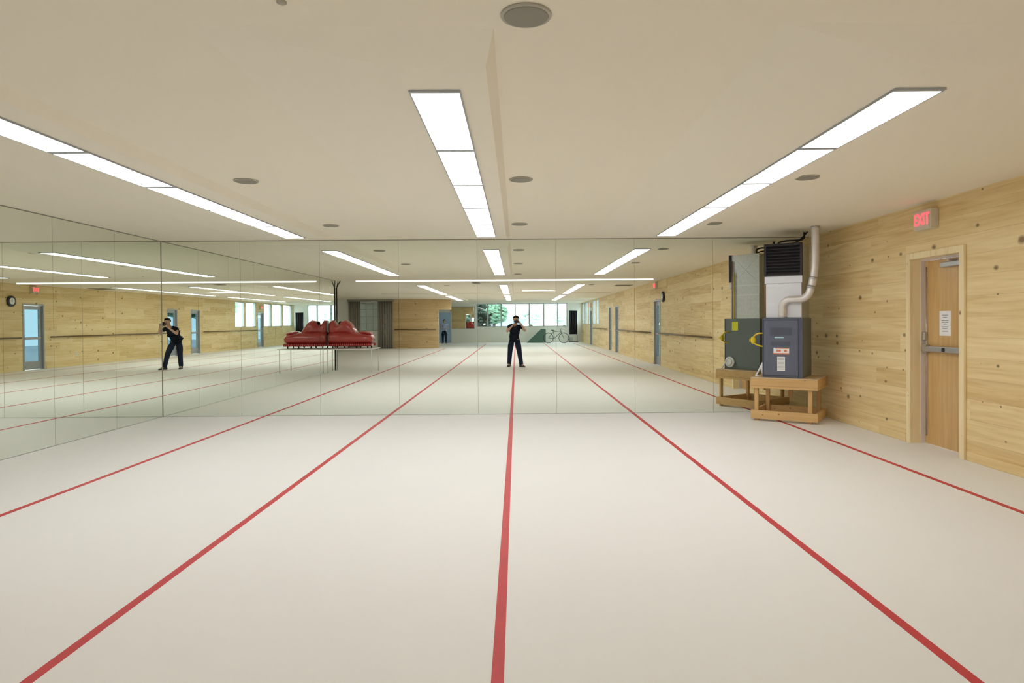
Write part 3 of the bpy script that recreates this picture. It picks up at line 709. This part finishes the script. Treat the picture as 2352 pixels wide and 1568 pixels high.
    for S in 'LR':
        a, b = Vector(J['ankle'+S]), Vector(J['toe'+S]); d = (b-a); d.z = 0; d.normalize(); ang = math.atan2(d.y, d.x)
        m = Matrix.Translation((a.x, a.y, 0)) @ Matrix.Rotation(ang, 4, 'Z')
        bm = bmesh.new(); prof = [(-.075, .035, .085), (-.05, .042, .10), (0, .044, .095), (.07, .048, .068), (.13, .050, .052), (.175, .040, .038), (.195, .02, .024)]
        rings = []
        for x_, w_, h_ in prof: rings.append([bm.verts.new(m @ Vector((x_, yy*w_, zz*h_))) for yy, zz in ((-1, 0), (1, 0), (1.02, .35), (.75, .85), (.3, 1), (-.3, 1), (-.75, .85), (-1.02, .35))])
        for u, v in zip(rings, rings[1:]):
            for k in range(8): bm.faces.new((u[k], u[(k+1) % 8], v[(k+1) % 8], v[k]))
        bm.faces.new(rings[0]); bm.faces.new(rings[-1][::-1])
        obj('shoe', bm, mats['shoe'], t, .006)
    return t

J = dict(pelvis=(-.075, -.74, .93), chest=(-.06, -.53, 1.23), neck=(-.03, -.37, 1.40), head=(-.015, -.275, 1.52), crown=(-.012, -.285, 1.588), face=(.02, 1, -.12),
         hipL=(-.165, -.74, .88), kneeL=(-.215, -.66, .49), ankleL=(-.245, -.66, .085), toeL=(-.275, -.54, .035),
         hipR=(.015, -.72, .88), kneeR=(.085, -.48, .50), ankleR=(.145, -.40, .085), toeR=(.225, -.29, .035),
         shoulderL=(-.235, -.46, 1.31), elbowL=(-.30, -.33, 1.13), wristL=(-.115, -.15, 1.345), palmL=(-.055, -.105, 1.388),
         shoulderR=(.135, -.46, 1.32), elbowR=(.285, -.37, 1.15), wristR=(.145, -.165, 1.375), palmR=(.105, -.125, 1.415), sleeve=.62)
J['fingersL'] = [[(-.02+.012*0, y, 1.388), (.012, y+.004, 1.396), (.034, y+.006, 1.414), (.044, y+.006, 1.432)] for y in (-.125, -.102, -.079, -.057)] + [[(-.062, -.085, 1.405), (-.056, -.070, 1.43), (-.048, -.062, 1.45)]]
J['fingersR'] = [[(.108, -.085, z), (.100, -.052, z), (.080, -.046, z), (.064, -.050, z-.002)] for z in (1.462, 1.440, 1.418, 1.397)] + [[(.095, -.150, 1.435), (.075, -.156, 1.450), (.055, -.150, 1.458)]]
person('person', (0, 0, 0), 0, J, 'person in dark t-shirt and jeans bending to a camera held at the face', dict(skin='skin', hair='hair', shirt='tee', trousers='jeans', shoe='shoe'))

cam_t = empty('camera', (0, 0, 1.45), label='black photo camera held up by the person in dark clothes', cat='camera')
boxes('camera_body', [(-.068, .05, -.128, -.072, -.048, .042)], 'black', cam_t, .008)
boxes('grip', [(.05, .074, -.128, -.060, -.046, .034)], 'black', cam_t, .008)
bm = bmesh.new(); prism(bm, [(-.032, .04), (.032, .04), (.022, .072), (-.022, .072)], -.135, -.075, 'y'); obj('viewfinder', bm, 'black', cam_t, .004)
bm = bmesh.new(); tube(bm, [(0, -.074, 0), (0, -.05, 0), (0, -.048, 0), (0, -.02, 0), (0, -.012, 0)], [.034, .034, .037, .037, .039], 28); ln = obj('lens', bm, 'black', cam_t)
bm = bmesh.new(); tube(bm, [(0, -.0125, 0), (0, -.0112, 0)], .029, 24); obj('lens_glass', bm, M.setdefault('lensglass', plain('lens coating', (.03, .03, .05), .05, spec=.8)), ln)
bm = bmesh.new(); tube(bm, bez([(-.068, -.10, .03), (-.10, -.11, -.02), (-.085, -.12, -.16), (-.03, -.13, -.22), (.02, -.12, -.15), (.02, -.10, -.05)], 6), .006, 6); obj('strap', bm, 'black', cam_t)

# far person in the doorway
G = dict(pelvis=(0, 0, .93), chest=(0, .01, 1.24), neck=(0, .02, 1.42), head=(0, .035, 1.52), crown=(0, .03, 1.60), face=(0, 1, 0), sleeve=.62)
for S, s in (('L', -1), ('R', 1)):
    G['hip'+S] = (.09*s, 0, .88); G['knee'+S] = (.10*s, .02, .48); G['ankle'+S] = (.11*s, -.02, .085); G['toe'+S] = (.14*s, .10, .035)
    G['shoulder'+S] = (.18*s, .01, 1.36); G['elbow'+S] = (.24*s, -.02, 1.09); G['wrist'+S] = (.19*s, .16, .98); G['palm'+S] = (.16*s, .22, .985)
    G['fingers'+S] = [[(.15*s+o_, .25, .985), (.145*s+o_, .28, .975), (.14*s+o_, .30, .96)] for o_ in (-.028, -.009, .010, .029)] + [[(.12*s, .22, 1.0), (.105*s, .235, 1.01)]]
person('person', (-4.98, -24.6, 0), 0, G, 'person in pale blue shirt and dark trousers standing beyond the doorway', dict(skin='skin', hair='hair', shirt='shirt', trousers='jeans', shoe='shoe'))

# ================================================================= things by the rear windows
bk = empty('bicycle', (2.65, -23.2, 0), math.radians(12), 'dark bicycle parked below the rear windows', 'bicycle')
def wheel(x):
    bm = bmesh.new(); tube(bm, [(x+.33*math.cos(a), 0, .345+.33*math.sin(a)) for a in [2*PI*k/40 for k in range(41)]], .019, 8, cap=False); w = obj('wheel', bm, 'black', bk)
    bm = bmesh.new()
    for k in range(14):
        a = 2*PI*k/14; tube(bm, [(x, 0, .345), (x+.32*math.cos(a), 0, .345+.32*math.sin(a))], .0025, 5)
    tube(bm, [(x, -.03, .345), (x, .03, .345)], .025, 10); obj('spokes', bm, 'steel', w)
wheel(-.52); wheel(.52)
bm = bmesh.new()
for a, b in (((-.52, 0, .345), (-.1, 0, .33)), ((-.1, 0, .33), (-.2, 0, .82)), ((-.52, 0, .345), (-.18, 0, .74)), ((-.1, 0, .33), (.33, 0, .74)), ((-.18, 0, .76), (.31, 0, .80)), ((.30, 0, .88), (.38, 0, .62)), ((.38, 0, .62), (.52, 0, .345))):
    tube(bm, [a, b], .018, 10)
obj('frame', bm, M.setdefault('bikepaint', plain('dark green paint', (.05, .09, .07), .35)), bk)
bm = bmesh.new(); ellipsoid(bm, (-.22, 0, .86), (.13, .06, .03), 12); obj('saddle', bm, 'black', bk)
bm = bmesh.new(); tube(bm, bez([(.38, -.28, .93), (.31, -.1, .95), (.29, 0, .89), (.31, .1, .95), (.38, .28, .93)], 5), .013, 8); obj('handlebar', bm, 'black', bk)
bm = bmesh.new(); tube(bm, [(-.1, -.06, .33), (-.1, .06, .33)], .05, 14); tube(bm, [(-.1, .06, .33), (-.02, .07, .18)], .01, 8); tube(bm, [(-.1, -.06, .33), (-.18, -.07, .48)], .01, 8); obj('crank', bm, 'steel', bk)
bm = bmesh.new(); prism(bm, [(.7, 0), (2.0, 0), (2.0, .95), (1.7, .95)], -24.9, -24.2, 'y')
o = obj('wedge_mat', bm, 'green', None, .02); tag(o, 'dark green padded wedge mat below the rear windows', 'mat')
cr = empty('coat_rack', (3.95, -24.9, 0), 0, 'tall rack hung with black clothes beside the rear windows', 'coat rack')
boxes('base', [(-.32, .32, -.2, .2, 0, .05)], 'black', cr, .01)
bm = bmesh.new(); tube(bm, [(-.28, 0, .05), (-.28, 0, 2.2)], .018, 10); tube(bm, [(.28, 0, .05), (.28, 0, 2.2)], .018, 10); tube(bm, [(-.30, 0, 2.2), (.30, 0, 2.2)], .018, 10); obj('rack_frame', bm, 'steel', cr)
def hang(x0, x1, z0, z1):
    bm = drape(x0, x1, z0, z1, 0, .05, .17); return bm
obj('clothes', hang(-.26, .26, .55, 2.18), 'blackcloth', cr)
boxes('box', [(-.26, -.02, -.15, .15, .05, .35)], 'door_metal', cr, .01)

# ================================================================= outside
tag(boxes('ground', [(-26, 26, -46, YB-T-.001, -.25, -.13), (XR+T+.001, 26, YB-T, 12, -.25, -.13)], 'ground'), 'pale paved ground outside the windows', 'ground', None, 'structure')
def tree(x, y, h, r, mat, label, conifer=False, seed=1):
    rr = random.Random(seed)
    t = empty('tree', (x, y, -.13), label=label, cat='tree', group='trees outside the windows')
    bm = bmesh.new(); tube(bm, [(0, 0, 0), (.05, 0, h*.5), (0, .05, h*.8)], [.16, .11, .05], 10); obj('trunk', bm, 'bark', t)
    bm = bmesh.new()
    if conifer:
        for k in range(260):
            z = rr.uniform(.05, 1)**.8*h; rad = r*(1-z/h)+.1; a = rr.uniform(0, 2*PI); q = rr.uniform(.3, 1)*rad
            m = Matrix.Translation((q*math.cos(a), q*math.sin(a), z)) @ Matrix.Rotation(a, 4, 'Z') @ Matrix.Diagonal((.35, .16, .12, 1)); bmesh.ops.create_icosphere(bm, subdivisions=1, radius=1, matrix=m)
    else:
        for k in range(330):
            a = rr.uniform(0, 2*PI); ph = math.acos(rr.uniform(-1, 1)); q = rr.uniform(.5, 1)**.5*r
            c_ = Vector((q*math.sin(ph)*math.cos(a), q*math.sin(ph)*math.sin(a), h*.62+q*.8*math.cos(ph)))
            s_ = rr.uniform(.10, .26)
            bmesh.ops.create_icosphere(bm, subdivisions=1, radius=1, matrix=Matrix.Translation(c_) @ Matrix.Rotation(rr.uniform(0, 6), 4, 'Z') @ Matrix.Diagonal((s_*1.5, s_, s_*.6, 1)))
    obj('crown', bm, mat, t)
tree(-2.72, -27.2, 5.0, .95, 'leaf_dark', 'dark conifer close to the leftmost rear window', True, 1)
tree(-1.8, -31, 3.6, 1.0, 'leaf', 'mid green tree behind the second rear window', False, 2)
tree(1.2, -34, 3.3, .8, 'leaf_light', 'pale green tree behind the middle rear windows', False, 3)
tree(3.9, -33, 3.2, .8, 'leaf_light', 'small pale green tree at the right of the rear windows', False, 4)
tree(9.5, -24, 5, 1.7, 'leaf_light', 'pale tree outside the wood wall windows', False, 5)
tree(9, -19, 5, 1.5, 'leaf', 'green tree outside the wood wall windows', False, 6)
cara = boxes('neighbour_house', [(-2.6, .6, -38, -35, -.13, 1.9)], 'siding')
tag(cara, 'low blue grey building beyond the trees', 'building')

# ================================================================= world, light, camera
w = bpy.data.worlds.new('World'); bpy.context.scene.world = w; w.use_nodes = True
bg = w.node_tree.nodes['Background']; bg.inputs[0].default_value = (.86, .94, 1.0, 1); bg.inputs[1].default_value = 5

sc = bpy.context.scene
cam = bpy.data.cameras.new('cam'); co = bpy.data.objects.new('scene_camera', cam); C.objects.link(co)
yaw, pitch, roll = .0069, -.01052, -.00713
f = Vector((math.sin(yaw)*math.cos(pitch), math.cos(yaw)*math.cos(pitch), math.sin(pitch)))
r0 = Vector((math.cos(yaw), -math.sin(yaw), 0)); u0 = r0.cross(f)
r = r0*math.cos(roll)+u0*math.sin(roll); u = -r0*math.sin(roll)+u0*math.cos(roll)
co.matrix_world = Matrix(((r.x, u.x, -f.x, 0), (r.y, u.y, -f.y, 0), (r.z, u.z, -f.z, EYE), (0, 0, 0, 1)))
cam.sensor_width = 36; cam.lens = 36*1500/2352
cam.shift_x = -(1196.63-1176)/2352; cam.shift_y = (754.33-784)/2352
cam.clip_start = .01; cam.clip_end = 200
sc.camera = co
sc.view_settings.view_transform = 'Standard'; sc.view_settings.look = 'None'; sc.view_settings.gamma = 1; sc.view_settings.use_curve_mapping = False
sc.view_settings.exposure = .2
sc.cycles.max_bounces = 16; sc.cycles.diffuse_bounces = 6; sc.cycles.glossy_bounces = 10; sc.cycles.transparent_max_bounces = 16
sc.cycles.sample_clamp_indirect = 6
sc.cycles.use_denoising = True
